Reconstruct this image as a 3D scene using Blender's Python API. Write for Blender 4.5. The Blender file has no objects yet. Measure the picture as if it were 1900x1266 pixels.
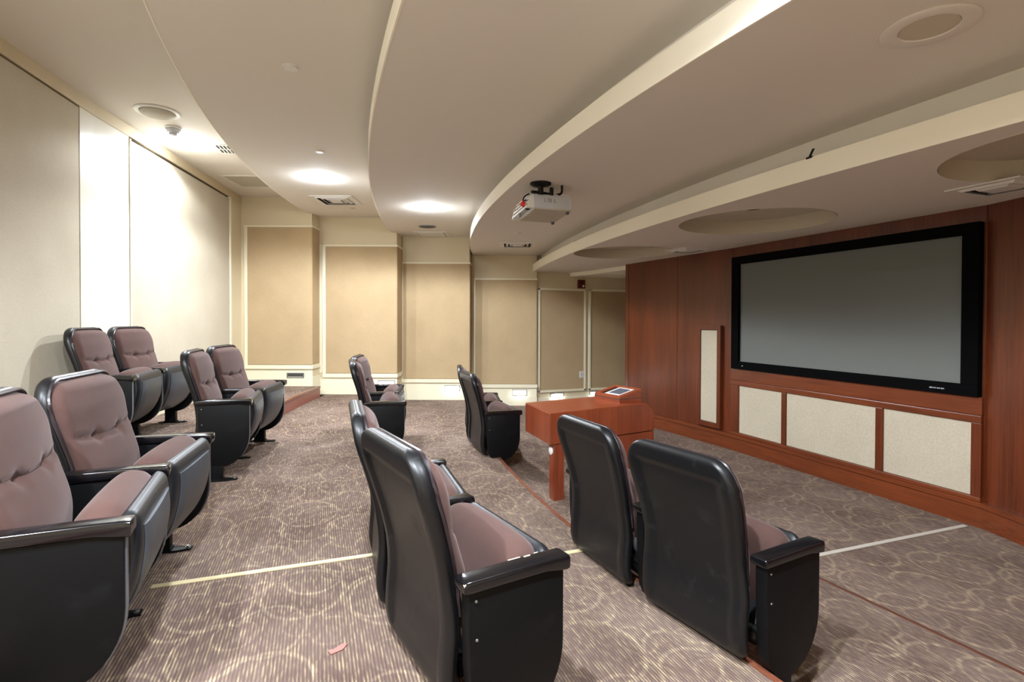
import bpy, bmesh, math, random
from mathutils import Vector, Matrix
random.seed(7)
PI = math.pi
ZC = 1.52                     # eye height above the lowest floor
scn = bpy.context.scene
COL = scn.collection

# ------------------------------------------------------------------ camera, light, exposure
yaw, pitch, roll = .352504, .012164, -.00288
F = Vector((math.sin(yaw)*math.cos(pitch), math.cos(yaw)*math.cos(pitch), -math.sin(pitch)))
r0 = Vector((math.cos(yaw), -math.sin(yaw), 0)); d0 = F.cross(r0)
rr = math.cos(roll)*r0 + math.sin(roll)*d0
dd = -math.sin(roll)*r0 + math.cos(roll)*d0
cam_data = bpy.data.cameras.new('camera'); cam = bpy.data.objects.new('camera', cam_data); COL.objects.link(cam)
cam.matrix_world = Matrix(((rr.x, -dd.x, -F.x, 0), (rr.y, -dd.y, -F.y, 0), (rr.z, -dd.z, -F.z, ZC), (0, 0, 0, 1)))
cam_data.sensor_width = 36; cam_data.lens = 992.2/1900*36
cam_data.shift_y = -(633-605.1)/1900
cam_data.clip_start = .02
scn.camera = cam
vs = scn.view_settings
vs.view_transform = 'Standard'; vs.look = 'None'; vs.gamma = 1; vs.use_curve_mapping = False
vs.exposure = 0.92
W = bpy.data.worlds.new('world'); scn.world = W; W.use_nodes = True
W.node_tree.nodes['Background'].inputs[0].default_value = (.9, .93, 1, 1)
W.node_tree.nodes['Background'].inputs[1].default_value = 0.0
LAMP_W = {'rear': (7, 118), 'far': (8, 180), 'mid': (6, 370), 'front': (8, 125)}     # bare bulb, downward reflector
LAMP_COL = (.84, .91, 1.0)

# ------------------------------------------------------------------ helpers
def lin(c):
    return tuple(((v/255)/12.92 if v/255 <= .04045 else (((v/255)+.055)/1.055)**2.4) for v in c) + (1,)
def nmat(name):
    m = bpy.data.materials.new(name); m.use_nodes = True
    nt = m.node_tree; b = nt.nodes['Principled BSDF']
    return m, nt, b
def N(nt, t, **kw):
    n = nt.nodes.new(t)
    for k, v in kw.items():
        if k.startswith('i_'): n.inputs[k[2:].replace('_', ' ')].default_value = v
        else: setattr(n, k, v)
    return n
def L(nt, a, b): nt.links.new(a, b)
def mathn(nt, op, a, b=None, c=None):
    n = nt.nodes.new('ShaderNodeMath'); n.operation = op
    for i, v in enumerate((a, b, c)):
        if v is None: continue
        if isinstance(v, (int, float)): n.inputs[i].default_value = v
        else: nt.links.new(v, n.inputs[i])
    return n.outputs[0]
def mix(nt, fac, a, b):
    n = nt.nodes.new('ShaderNodeMix'); n.data_type = 'RGBA'
    for i, v in ((0, fac), (6, a), (7, b)):
        if isinstance(v, (int, float)): n.inputs[i].default_value = v
        elif isinstance(v, tuple): n.inputs[i].default_value = v
        else: nt.links.new(v, n.inputs[i])
    return n.outputs[2]
def plain(name, c, rough=.6, metal=0, spec=.5, noise=0, nscale=8, bump=0, bscale=300, coat=0):
    m, nt, b = nmat(name)
    b.inputs['Roughness'].default_value = rough; b.inputs['Metallic'].default_value = metal
    b.inputs['Specular IOR Level'].default_value = spec; b.inputs['Coat Weight'].default_value = coat
    tc = N(nt, 'ShaderNodeTexCoord')
    c = lin(c)
    if noise:
        nz = N(nt, 'ShaderNodeTexNoise', i_Scale=nscale, i_Detail=4.0); L(nt, tc.outputs['Object'], nz.inputs['Vector'])
        lo = tuple(v*(1-noise) for v in c[:3])+(1,); hi = tuple(min(1, v*(1+noise)) for v in c[:3])+(1,)
        L(nt, mix(nt, nz.outputs['Fac'], lo, hi), b.inputs['Base Color'])
    else: b.inputs['Base Color'].default_value = c
    if bump:
        n2 = N(nt, 'ShaderNodeTexNoise', i_Scale=bscale, i_Detail=3.0); L(nt, tc.outputs['Object'], n2.inputs['Vector'])
        bp = N(nt, 'ShaderNodeBump', i_Strength=bump, i_Distance=.002); L(nt, n2.outputs['Fac'], bp.inputs['Height']); L(nt, bp.outputs[0], b.inputs['Normal'])
    return m
def weave(name, c, c2, sx=(40, 40, 400), rough=.9):
    """stretched-noise fabric with a horizontal weave"""
    m, nt, b = nmat(name); b.inputs['Roughness'].default_value = rough; b.inputs['Specular IOR Level'].default_value = .15
    tc = N(nt, 'ShaderNodeTexCoord'); mp = N(nt, 'ShaderNodeMapping'); mp.inputs['Scale'].default_value = sx
    L(nt, tc.outputs['Object'], mp.inputs['Vector'])
    n1 = N(nt, 'ShaderNodeTexNoise', i_Scale=1.0, i_Detail=3.0); L(nt, mp.outputs[0], n1.inputs['Vector'])
    n2 = N(nt, 'ShaderNodeTexNoise', i_Scale=2.2, i_Detail=3.0); L(nt, tc.outputs['Object'], n2.inputs['Vector'])
    f = mathn(nt, 'ADD', mathn(nt, 'MULTIPLY', n1.outputs['Fac'], .6), mathn(nt, 'MULTIPLY', n2.outputs['Fac'], .4))
    f = mathn(nt, 'MULTIPLY_ADD', f, 2.2, -.6)
    n = nt.nodes[-1]; f_c = N(nt, 'ShaderNodeClamp'); L(nt, f, f_c.inputs[0])
    L(nt, mix(nt, f_c.outputs[0], lin(c), lin(c2)), b.inputs['Base Color'])
    bp = N(nt, 'ShaderNodeBump', i_Strength=.25, i_Distance=.002); L(nt, n1.outputs['Fac'], bp.inputs['Height']); L(nt, bp.outputs[0], b.inputs['Normal'])
    return m
def wood(name, c, c2, axis=2, rough=.32, coat=.15):
    m, nt, b = nmat(name); b.inputs['Roughness'].default_value = rough; b.inputs['Coat Weight'].default_value = coat
    b.inputs['Coat Roughness'].default_value = .2
    tc = N(nt, 'ShaderNodeTexCoord'); mp = N(nt, 'ShaderNodeMapping')
    s = [60, 60, 60]; s[axis] = 2.5; mp.inputs['Scale'].default_value = s
    L(nt, tc.outputs['Object'], mp.inputs['Vector'])
    n1 = N(nt, 'ShaderNodeTexNoise', i_Scale=1.0, i_Detail=5.0, i_Roughness=.6); L(nt, mp.outputs[0], n1.inputs['Vector'])
    mp2 = N(nt, 'ShaderNodeMapping'); s2 = [5, 5, 5]; s2[axis] = .6; mp2.inputs['Scale'].default_value = s2; L(nt, tc.outputs['Object'], mp2.inputs['Vector'])
    n2 = N(nt, 'ShaderNodeTexNoise', i_Scale=1.0, i_Detail=3.0); L(nt, mp2.outputs[0], n2.inputs['Vector'])
    f = mathn(nt, 'ADD', mathn(nt, 'MULTIPLY', n1.outputs['Fac'], .55), mathn(nt, 'MULTIPLY', n2.outputs['Fac'], .45))
    f = mathn(nt, 'MULTIPLY_ADD', f, 2.6, -.8); cl = N(nt, 'ShaderNodeClamp'); L(nt, f, cl.inputs[0])
    L(nt, mix(nt, cl.outputs[0], lin(c), lin(c2)), b.inputs['Base Color'])
    return m
def emit(name, c, s):
    m, nt, b = nmat(name)
    b.inputs['Base Color'].default_value = (.8, .8, .8, 1)
    b.inputs['Emission Color'].default_value = c + (1,); b.inputs['Emission Strength'].default_value = s
    return m

def carpet(name):
    m, nt, b = nmat(name); b.inputs['Roughness'].default_value = .95; b.inputs['Specular IOR Level'].default_value = .1
    tc = N(nt, 'ShaderNodeTexCoord'); P = tc.outputs['Object']
    sx = N(nt, 'ShaderNodeSeparateXYZ'); L(nt, P, sx.inputs[0])
    # wobble so that the woven rings are not perfect circles
    def ring(off, sc, rot, rad, wid, jit):
        mp = N(nt, 'ShaderNodeMapping'); mp.inputs['Scale'].default_value = sc; mp.inputs['Location'].default_value = off
        mp.inputs['Rotation'].default_value = (0, 0, rot); L(nt, P, mp.inputs['Vector'])
        v = N(nt, 'ShaderNodeTexVoronoi'); v.voronoi_dimensions = '2D'; v.feature = 'F1'; v.inputs['Scale'].default_value = 1; v.inputs['Randomness'].default_value = jit
        L(nt, mp.outputs[0], v.inputs['Vector'])
        d = mathn(nt, 'ABSOLUTE', mathn(nt, 'SUBTRACT', v.outputs['Distance'], rad))
        return mathn(nt, 'SUBTRACT', 1.0, mathn(nt, 'SMOOTHSTEP' if False else 'MINIMUM', mathn(nt, 'DIVIDE', d, wid), 1.0)), v
    r1, v1 = ring((0, 0, 0), (2.5, 2.0, 1), .35, .43, .030, .75)
    r2, v2 = ring((3.37, 1.71, 0), (3.0, 2.2, 1), -.3, .40, .030, .8)
    r3, v3 = ring((7.1, 4.4, 0), (4.2, 3.4, 1), .1, .33, .04, .9)
    rings = mathn(nt, 'MAXIMUM', r1, mathn(nt, 'MAXIMUM', r2, mathn(nt, 'MULTIPLY', r3, .45)))
    rings = mathn(nt, 'MINIMUM', mathn(nt, 'MULTIPLY', rings, 1.6), 1.0)
    # ribs running along Y
    rib = mathn(nt, 'MULTIPLY_ADD', mathn(nt, 'SINE', mathn(nt, 'MULTIPLY', sx.outputs[0], 2*PI/.0125)), .5, .5)
    mp = N(nt, 'ShaderNodeMapping'); mp.inputs['Scale'].default_value = (80, 16, 1); L(nt, P, mp.inputs['Vector'])
    n1 = N(nt, 'ShaderNodeTexNoise', i_Scale=1.0, i_Detail=2.0); L(nt, mp.outputs[0], n1.inputs['Vector'])
    dash = mathn(nt, 'MULTIPLY_ADD', n1.outputs['Fac'], 3.0, -1.15)
    big = N(nt, 'ShaderNodeTexNoise', i_Scale=2.2, i_Detail=3.0); L(nt, P, big.inputs['Vector'])
    bigf = mathn(nt, 'MULTIPLY_ADD', big.outputs['Fac'], 2.4, -.7)
    cb = N(nt, 'ShaderNodeClamp'); L(nt, bigf, cb.inputs[0])
    cd = N(nt, 'ShaderNodeClamp'); L(nt, dash, cd.inputs[0])
    base = mix(nt, cb.outputs[0], lin((98, 80, 73)), lin((126, 108, 99)))
    light = mix(nt, cd.outputs[0], lin((150, 132, 118)), lin((208, 186, 148)))
    f = mathn(nt, 'MULTIPLY', rib, mathn(nt, 'MULTIPLY_ADD', rings, .36, mathn(nt, 'MULTIPLY', cd.outputs[0], .55)))
    f = mathn(nt, 'ADD', f, mathn(nt, 'MULTIPLY', rings, .14))
    cf = N(nt, 'ShaderNodeClamp'); L(nt, f, cf.inputs[0])
    colr = mix(nt, cf.outputs[0], base, light)
    dark = mix(nt, mathn(nt, 'MULTIPLY', mathn(nt, 'SUBTRACT', 1.0, rib), .28), colr, lin((58, 44, 36)))
    L(nt, dark, b.inputs['Base Color'])
    bp = N(nt, 'ShaderNodeBump', i_Strength=.5, i_Distance=.004); L(nt, rib, bp.inputs['Height']); L(nt, bp.outputs[0], b.inputs['Normal'])
    return m
def screenmat(name):
    return plain(name, (104, 106, 102), rough=.75, spec=.25, noise=.02, nscale=2)
def leather(name, c, rough=.42, wear=.5, spec=.42):
    """black moulded plastic with scuffs"""
    m, nt, b = nmat(name); b.inputs['Specular IOR Level'].default_value = spec
    tc = N(nt, 'ShaderNodeTexCoord')
    n1 = N(nt, 'ShaderNodeTexNoise', i_Scale=7.0, i_Detail=8.0, i_Roughness=.72); L(nt, tc.outputs['Object'], n1.inputs['Vector'])
    f = N(nt, 'ShaderNodeMapRange'); f.inputs[1].default_value = .56; f.inputs[2].default_value = .78; L(nt, n1.outputs['Fac'], f.inputs[0])
    c0 = lin(c); c1 = tuple(min(1, v*3+.012) for v in c0[:3])+(1,)
    L(nt, mix(nt, mathn(nt, 'MULTIPLY', f.outputs[0], wear), c0, c1), b.inputs['Base Color'])
    L(nt, mathn(nt, 'MULTIPLY_ADD', f.outputs[0], .25, rough), b.inputs['Roughness'])
    n2 = N(nt, 'ShaderNodeTexNoise', i_Scale=260.0, i_Detail=2.0); L(nt, tc.outputs['Object'], n2.inputs['Vector'])
    bp = N(nt, 'ShaderNodeBump', i_Strength=.18, i_Distance=.001); L(nt, n2.outputs['Fac'], bp.inputs['Height']); L(nt, bp.outputs[0], b.inputs['Normal'])
    return m
def velour(name, c, c2):
    m, nt, b = nmat(name); b.inputs['Roughness'].default_value = .9; b.inputs['Specular IOR Level'].default_value = .1
    b.inputs['Sheen Weight'].default_value = .2; b.inputs['Sheen Roughness'].default_value = .45; b.inputs['Sheen Tint'].default_value = (1, .85, .82, 1)
    tc = N(nt, 'ShaderNodeTexCoord')
    n1 = N(nt, 'ShaderNodeTexNoise', i_Scale=5.0, i_Detail=3.0); L(nt, tc.outputs['Object'], n1.inputs['Vector'])
    n2 = N(nt, 'ShaderNodeTexNoise', i_Scale=420.0, i_Detail=2.0); L(nt, tc.outputs['Object'], n2.inputs['Vector'])
    f = mathn(nt, 'MULTIPLY_ADD', n1.outputs['Fac'], .6, mathn(nt, 'MULTIPLY', n2.outputs['Fac'], .5)); f = mathn(nt, 'SUBTRACT', f, .05)
    L(nt, mix(nt, f, lin(c), lin(c2)), b.inputs['Base Color'])
    return m

M = dict(
    ceil=plain('ceiling_paint', (224, 218, 208), .85, spec=.2, bump=.12, bscale=220),
    fascia=plain('fascia_paint', (244, 238, 222), .7, spec=.25),
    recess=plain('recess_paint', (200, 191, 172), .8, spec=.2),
    cream=plain('cream_wall_paint', (212, 198, 166), .55, spec=.35, noise=.03, nscale=3),
    trimc=plain('cream_trim_paint', (232, 224, 196), .45, spec=.4),
    pale=plain('pale_wall_paint', (220, 216, 200), .5, spec=.35),
    gap=plain('shadow_gap', (70, 60, 45), .9),
    fabric=weave('tan_acoustic_fabric', (168, 146, 112), (192, 168, 132)),
    fabric2=weave('beige_acoustic_fabric', (180, 170, 148), (202, 192, 172)),
    spk=weave('speaker_cloth', (172, 162, 142), (194, 184, 164), sx=(60, 60, 60)),
    wood=wood('cherry_wood', (68, 28, 11), (110, 50, 22), 2),
    woodh=wood('cherry_wood_rail', (80, 35, 15), (124, 60, 28), 1),
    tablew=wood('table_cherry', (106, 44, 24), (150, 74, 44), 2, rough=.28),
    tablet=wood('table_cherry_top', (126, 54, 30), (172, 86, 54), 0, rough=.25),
    nosing=plain('nosing_wood', (122, 72, 52), .35, noise=.15, nscale=12, coat=.2),
    riser=plain('riser_wood', (138, 80, 66), .4, noise=.12, nscale=9),
    carpet=carpet('ring_carpet'),
    tape=plain('strip_vinyl', (206, 192, 150), .5, noise=.1, nscale=20),
    tape2=plain('strip_vinyl_grey', (196, 188, 176), .5, noise=.1, nscale=20),
    seam=plain('carpet_seam', (82, 44, 24), .8, noise=.2, nscale=15),
    shell=leather('black_seat_plastic', (15, 16, 18), .38, .6),
    panel=leather('black_side_panel', (7, 8, 10), .5, .2, .18),
    gloss=plain('gloss_black_armrest', (12, 12, 15), .16, spec=.6, noise=.3, nscale=20),
    pan=plain('dark_grey_pan', (20, 23, 27), .42, spec=.55, bump=.1),
    paninset=plain('pan_inset_grey', (60, 66, 73), .40, spec=.5, bump=.2, noise=.2, nscale=10),
    fab=velour('mauve_brown_velour', (60, 43, 39), (97, 73, 67)),
    piping=plain('dark_piping', (38, 30, 34), .3, spec=.6),
    button=plain('tuft_button', (70, 48, 46), .8),
    steel=plain('bright_steel', (170, 170, 172), .3, metal=.9),
    edge=plain('edge_metal', (120, 126, 136), .35, metal=.7),
    bolt=plain('bolt_steel', (150, 150, 150), .35, metal=.8),
    black=plain('matte_black', (10, 10, 11), .6, spec=.3),
    velvet=plain('screen_frame_velvet', (7, 7, 8), .9, spec=.05),
    screen=screenmat('projection_surface'),
    badge=plain('silver_badge', (190, 196, 205), .3, metal=.5),
    chip=plain('bare_chip', (214, 196, 172), .7, noise=.2, nscale=40),
    white=plain('white_plastic', (226, 224, 218), .45, noise=.02),
    proj=plain('projector_plastic', (196, 198, 204), .45, noise=.04, nscale=6),
    grey=plain('grey_metal', (150, 148, 142), .5),
    darkgrey=plain('dark_grey_mesh', (84, 86, 92), .7, noise=.2, nscale=60),
    mesh=plain('grille_mesh', (186, 180, 164), .7, noise=.12, nscale=80),
    slotdark=plain('vent_slot', (24, 24, 26), .8),
    red=plain('red_plastic', (214, 44, 36), .4),
    strobe=plain('strobe_red', (92, 18, 14), .4),
    lens=plain('clear_lens', (220, 215, 205), .15),
    chrome=plain('brushed_bezel', (132, 132, 130), .35, metal=.6),
    lcd=plain('panel_screen', (92, 96, 110), .25, noise=.1, nscale=40),
    lamp=emit('lamp_glow', (.93, .96, 1.0), 60),
    step=emit('step_lamp_glow', (.93, .96, 1.0), 6),
)

def obj(name, vf, m, parent=None, smooth=False, angle=35):
    me = bpy.data.meshes.new(name)
    v, f = vf
    me.from_pydata([tuple(p) for p in v], [], [tuple(q) for q in f])
    bm = bmesh.new(); bm.from_mesh(me); bmesh.ops.recalc_face_normals(bm, faces=bm.faces); bm.to_mesh(me); bm.free()
    if smooth:
        me.shade_smooth()
        try: me.set_sharp_from_angle(angle=math.radians(angle))
        except Exception: pass
    me.materials.append(m)
    o = bpy.data.objects.new(name, me); COL.objects.link(o)
    if parent: o.parent = parent
    return o
def thing(name, label, cat, loc=(0, 0, 0), rz=0, group=None, rx=0):
    o = bpy.data.objects.new(name, None); COL.objects.link(o); o.empty_display_size = .1
    o.location = loc; o.rotation_euler = (rx, 0, rz); o['label'] = label; o['category'] = cat
    if group: o['group'] = group
    return o
def tag(o, label, cat, group=None):
    o['label'] = label; o['category'] = cat
    if group: o['group'] = group
    return o
def struct(o): o['kind'] = 'structure'; return o
def merge(*vfs):
    V, Fs = [], []
    for v, f in vfs:
        n = len(V); V += list(v); Fs += [tuple(i+n for i in q) for q in f]
    return V, Fs
def xf(vf, fn): return [fn(Vector(p)) for p in vf[0]], vf[1]
def box(x0, x1, y0, y1, z0, z1, bev=0, seg=2):
    if not bev:
        v = [(x, y, z) for z in (z0, z1) for y in (y0, y1) for x in (x0, x1)]
        return v, [(0, 1, 3, 2), (4, 6, 7, 5), (0, 4, 5, 1), (1, 5, 7, 3), (3, 7, 6, 2), (2, 6, 4, 0)]
    bm = bmesh.new(); bmesh.ops.create_cube(bm, size=1)
    for p in bm.verts: p.co = Vector(((x0+x1)/2+p.co.x*(x1-x0), (y0+y1)/2+p.co.y*(y1-y0), (z0+z1)/2+p.co.z*(z1-z0)))
    bmesh.ops.bevel(bm, geom=bm.edges[:], offset=bev, segments=seg, profile=.6, affect='EDGES', clamp_overlap=True)
    r = bm2vf(bm); return r
def bm2vf(bm):
    bm.verts.index_update()
    r = [tuple(p.co) for p in bm.verts], [tuple(q.index for q in f.verts) for f in bm.faces]
    bm.free(); return r
def prism(poly, z0, z1, bev=0):
    """poly: xy list, extruded along z"""
    n = len(poly); v = [(x, y, z0) for x, y in poly]+[(x, y, z1) for x, y in poly]
    f = [tuple(range(n))[::-1], tuple(range(n, 2*n))]+[(i, (i+1) % n, n+(i+1) % n, n+i) for i in range(n)]
    if bev:
        bm = bmesh.new(); vs_ = [bm.verts.new(p) for p in v]
        for q in f: bm.faces.new([vs_[i] for i in q])
        bmesh.ops.recalc_face_normals(bm, faces=bm.faces)
        bmesh.ops.bevel(bm, geom=bm.edges[:], offset=bev, segments=2, profile=.6, affect='EDGES', clamp_overlap=True)
        return bm2vf(bm)
    return v, f
def swap(vf, order):  # permute axes
    return [tuple(p[i] for i in order) for p in vf[0]], vf[1]
def lathe(prof, n=32, c=(0, 0, 0)):
    """prof: (r, z) list, spun about z; r=0 ends make a fan"""
    v, f = [], []
    for r, z in prof:
        for k in range(n):
            a = 2*PI*k/n; v.append((c[0]+r*math.cos(a), c[1]+r*math.sin(a), c[2]+z))
    for i in range(len(prof)-1):
        for k in range(n): f.append((i*n+k, i*n+(k+1) % n, (i+1)*n+(k+1) % n, (i+1)*n+k))
    two = len(prof) == 2
    if two or prof[0][0] < .003: f.append(tuple(range(n))[::-1])
    if two or prof[-1][0] < .003: f.append(tuple((len(prof)-1)*n+k for k in range(n)))
    return v, f
def loft(rings, caps=True):
    n = len(rings[0]); v = [p for r in rings for p in r]; f = []
    for i in range(len(rings)-1):
        for k in range(n): f.append((i*n+k, i*n+(k+1) % n, (i+1)*n+(k+1) % n, (i+1)*n+k))
    if caps: f.append(tuple(range(n))[::-1]); f.append(tuple((len(rings)-1)*n+k for k in range(n)))
    return v, f
def tube(pts, r, n=8, closed=False):
    pts = [Vector(p) for p in pts]; rings = []
    for i, p in enumerate(pts):
        a = pts[(i-1) % len(pts)] if (closed or i > 0) else p
        b = pts[(i+1) % len(pts)] if (closed or i < len(pts)-1) else p
        t = (b-a).normalized(); u = t.cross(Vector((0, 0, 1)))
        if u.length < .05: u = t.cross(Vector((0, 1, 0)))
        u.normalize(); w = t.cross(u)
        rings.append([p+r*(math.cos(2*PI*k/n)*u+math.sin(2*PI*k/n)*w) for k in range(n)])
    if closed: rings.append(rings[0])
    return loft(rings, caps=not closed)
def spline(pts, n):
    """Catmull-Rom through pts, n samples per span"""
    P = [Vector(p) for p in pts]; out = []
    for i in range(len(P)-1):
        a = P[max(i-1, 0)]; b = P[i]; c = P[i+1]; d = P[min(i+2, len(P)-1)]
        for k in range(n):
            t = k/n; out.append(.5*((2*b)+(c-a)*t+(2*a-5*b+4*c-d)*t*t+(3*b-a-3*c+d)*t**3))
    out.append(P[-1]); return out
def lerp_tab(tab, z):
    for (a, b), (c, d) in zip(tab, tab[1:]):
        if z <= c: t = (z-a)/(c-a); t = max(0, t); return b+(d-b)*t
    return tab[-1][1]
def smooth_tab(tab):
    """monotone smooth interpolation of a (z, x) table"""
    P = spline([(z, x, 0) for z, x in tab], 12); T = [(p.x, p.y) for p in P]
    return lambda z: lerp_tab(T, z)
def sstep(a, b, x):
    t = min(1, max(0, (x-a)/(b-a))); return t*t*(3-2*t)

# ------------------------------------------------------------------ plan geometry of the room
NX, NY = .3453, .9385              # the sawtooth end wall faces this way (towards -n)
def wall_pt(l, d): return (l*NY+d*NX, -l*NX+d*NY)
FL = [.47, .30, .15, 0.0]          # four carpeted tiers, rear to front
CE = [ZC+1.895, ZC+1.637, ZC+1.397, ZC+1.13, ZC+.845]   # five ceiling levels
DB = [8.32, 8.64, 9.06, 9.42]      # depth of the four bays
Y5 = 8.74                          # end wall beside the screen wall
Y0 = -1.7                          # wall behind the photographer
def arc(cx, cy, R): return lambda y: cx-math.sqrt(max(0, R*R-(y-cy)**2))
LIP = [arc(14.836, 4.11, 15.685), arc(22.534, 2.897, 22.177), arc(19.1, 2.954, 17.585), arc(26.474, 2.526, 23.695)]
RISE = [arc(-.925+18.4, 2.9, 18.4), lambda y: LIP[1](y)+.012, arc(18.928, 2.948, 17.337)]
def rearX(y):
    for (a, xa), (b, xb) in (((-6, -2.62), (2.2, -2.35)), ((2.2, -2.35), (5.72, -1.83)), ((5.72, -1.83), (9.265, -1.08)), ((9.265, -1.08), (12, -.5))):
        if y <= b: return xa+(xb-xa)*(y-a)/(b-a)
    return -.5
def wingX(y):
    if y > 5.0: return 4.6-(y-5.0)*.072
    if y < 2.47: return 4.6-(2.47-y)*.30
    return 4.6
def clip(poly, nx, ny, d):
    out = []
    for i in range(len(poly)):
        a, b = poly[i-1], poly[i]; sa = nx*a[0]+ny*a[1]-d; sb = nx*b[0]+ny*b[1]-d
        if (sa <= 0) != (sb <= 0): t = sa/(sa-sb); out.append((a[0]+t*(b[0]-a[0]), a[1]+t*(b[1]-a[1])))
        if sb <= 0: out.append(b)
    return out
def strip(fa, fb, ya, yb, n=70):
    ys = [ya+(yb-ya)*i/n for i in range(n+1)]
    return [(fa(y), y) for y in ys]+[(fb(y), y) for y in reversed(ys)]
def slab(poly, z0, z1, hole=None):
    """plan polygon (may be concave, may have round holes) extruded; triangulated by bmesh"""
    bm = bmesh.new()
    loops = [poly]+(hole or [])
    E = []
    for lp in loops:
        vs_ = [bm.verts.new((x, y, z0)) for x, y in lp]
        for i in range(len(vs_)): E.append(bm.edges.new((vs_[i-1], vs_[i])))
    bmesh.ops.triangle_fill(bm, edges=E, use_beauty=True, use_dissolve=False)
    if z1 != z0:
        ext = bmesh.ops.extrude_face_region(bm, geom=bm.faces[:])
        for g in ext['geom']:
            if isinstance(g, bmesh.types.BMVert): g.co.z = z1
    return bm2vf(bm)

# ------------------------------------------------------------------ floor
def dclip(poly, k):
    poly = clip(poly, NX, NY, DB[k] if k < 4 else 99)
    if k >= 3: poly = clip(poly, 0, 1, Y5)
    return poly
edges_f = [lambda y: rearX(y)] + RISE + [lambda y: wingX(y) if y < 7.08 else 6.5]
# the lowest tier is the floor itself, the raised tiers are its parts
def right_edge(y): return wingX(y)
low = clip(strip(RISE[2], right_edge, Y0, 7.08), NX, NY, 99)+[]
poly4 = [(RISE[2](Y0+(Y5+.0-Y0)*i/80), Y0+(Y5-Y0)*i/80) for i in range(81)]
poly4 = [(RISE[2](Y0+(9.1-Y0)*i/80), Y0+(9.1-Y0)*i/80) for i in range(81)]+[(6.6, 9.1), (6.6, 7.08), (wingX(7.08), 7.08), (4.6, 5.0), (4.6, 2.47), (wingX(Y0), Y0)]
def endclip(poly):   # bay 4 in front of the plain end wall
    c4 = wall_pt(.43, DB[3])
    a = clip(poly, NX, NY, DB[3]); a = [p for p in clip(a, 1, 0, c4[0])]
    b = clip(clip(poly, 0, 1, Y5), -1, 0, -c4[0])
    return a, b
a4, b4 = endclip(poly4)
floor = struct(obj('floor', merge(slab(a4, -.05, 0), slab(b4, -.05, 0)), M['carpet']))
for k in range(3):
    poly = strip(edges_f[k], RISE[k], Y0, 9.6)
    obj('floor_tier', slab(clip(poly, NX, NY, DB[k]), -.05, FL[k]), M['carpet'], floor)
for k in range(3):
    ys = [Y0+(9.5-Y0)*i/120 for i in range(121)]
    ys = [y for y in ys if NX*RISE[k](y)+NY*y <= DB[k]+.02]
    z = FL[k]
    prof = [(-.022, z-.004), (-.022, z+.004), (.008, z+.004), (.013, z-.002), (.013, z-.026), (.004, z-.03), (.004, z-.036), (-.022, z-.036)]
    obj('step_nosing', loft([[(RISE[k](y)+p, y, q) for p, q in prof] for y in ys]), M['nosing'], floor, True)
    prof = [(-.01, FL[k+1]), (-.01, z-.034), (.006, z-.034), (.006, FL[k+1])]
    obj('riser', loft([[(RISE[k](y)+p, y, q) for p, q in prof] for y in ys]), M['riser'], floor, True)

# ------------------------------------------------------------------ ceiling
ceiling = None
HOLES = [(3.60, 1.475), (3.56, 3.63), (3.64, 5.85)]
HR = .62
for k in range(5):
    fa = rearX if k == 0 else LIP[k-1]
    fb = (lambda y, k=k: LIP[k](y)+.16) if k < 4 else None
    if k < 4:
        poly = clip(strip(fa, fb, Y0, 9.9), NX, NY, DB[k])
        vf = slab(poly, CE[k], CE[k]+(.125 if k else .05))
    else:
        ys = [Y0+(9.2-Y0)*i/90 for i in range(91)]
        poly = [(LIP[3](y), y) for y in ys]+[(6.6, 9.2), (6.6, 7.08), (wingX(7.08), 7.08), (4.6, 5.0), (4.6, 2.47), (wingX(Y0), Y0)]
        poly = clip(poly, 0, 1, Y5)
        circ = [[(cx+HR*math.cos(2*PI*i/56), cy+HR*math.sin(2*PI*i/56)) for i in range(56)] for cx, cy in HOLES]
        vf = slab(poly, CE[4], CE[4]+.125, circ)
    o = obj('ceiling' if k == 0 else 'ceiling_tier', vf, M['ceil'], ceiling)
    if k == 0: ceiling = struct(o)
    if k:
        ys = [Y0+(9.9-Y0)*i/140 for i in range(141)]
        if k < 4: ys = [y for y in ys if NX*LIP[k-1](y)+NY*y <= DB[k]]
        else: ys = [y for y in ys if y <= Y5]
        prof = [(-.006, CE[k]-.002), (-.006, CE[k]+.127), (.004, CE[k]+.127), (.004, CE[k]-.002)]
        obj('fascia', loft([[(LIP[k-1](y)+p, y, q) for p, q in prof] for y in ys]), M['fascia'], ceiling, True)
        prof = [(.16, CE[k]+.12), (.16, CE[k-1]+.02), (.20, CE[k-1]+.02), (.20, CE[k]+.12)]
        obj('cove_back', loft([[(LIP[k-1](y)+p, y, q) for p, q in prof] for y in ys]), M['ceil'], ceiling, True)
for cx, cy in HOLES:   # shallow round recesses above the lowest soffit
    vf = lathe([(HR-.003, -.003), (HR-.003, .122), (.001, .122), (.001, .14), (HR+.01, .14), (HR+.01, .126), (HR, .126), (HR, -.003)], 56, (cx, cy, CE[4]))
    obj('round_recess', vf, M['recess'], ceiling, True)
# lower soffit over the passage beside the screen wall
obj('passage_soffit', prism([(4.33, Y5), (4.465, 8.14), (4.56, 7.08), (6.6, 7.08), (6.6, Y5)], CE[4]-.066, CE[4]+.01), M['fascia'], ceiling)

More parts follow.
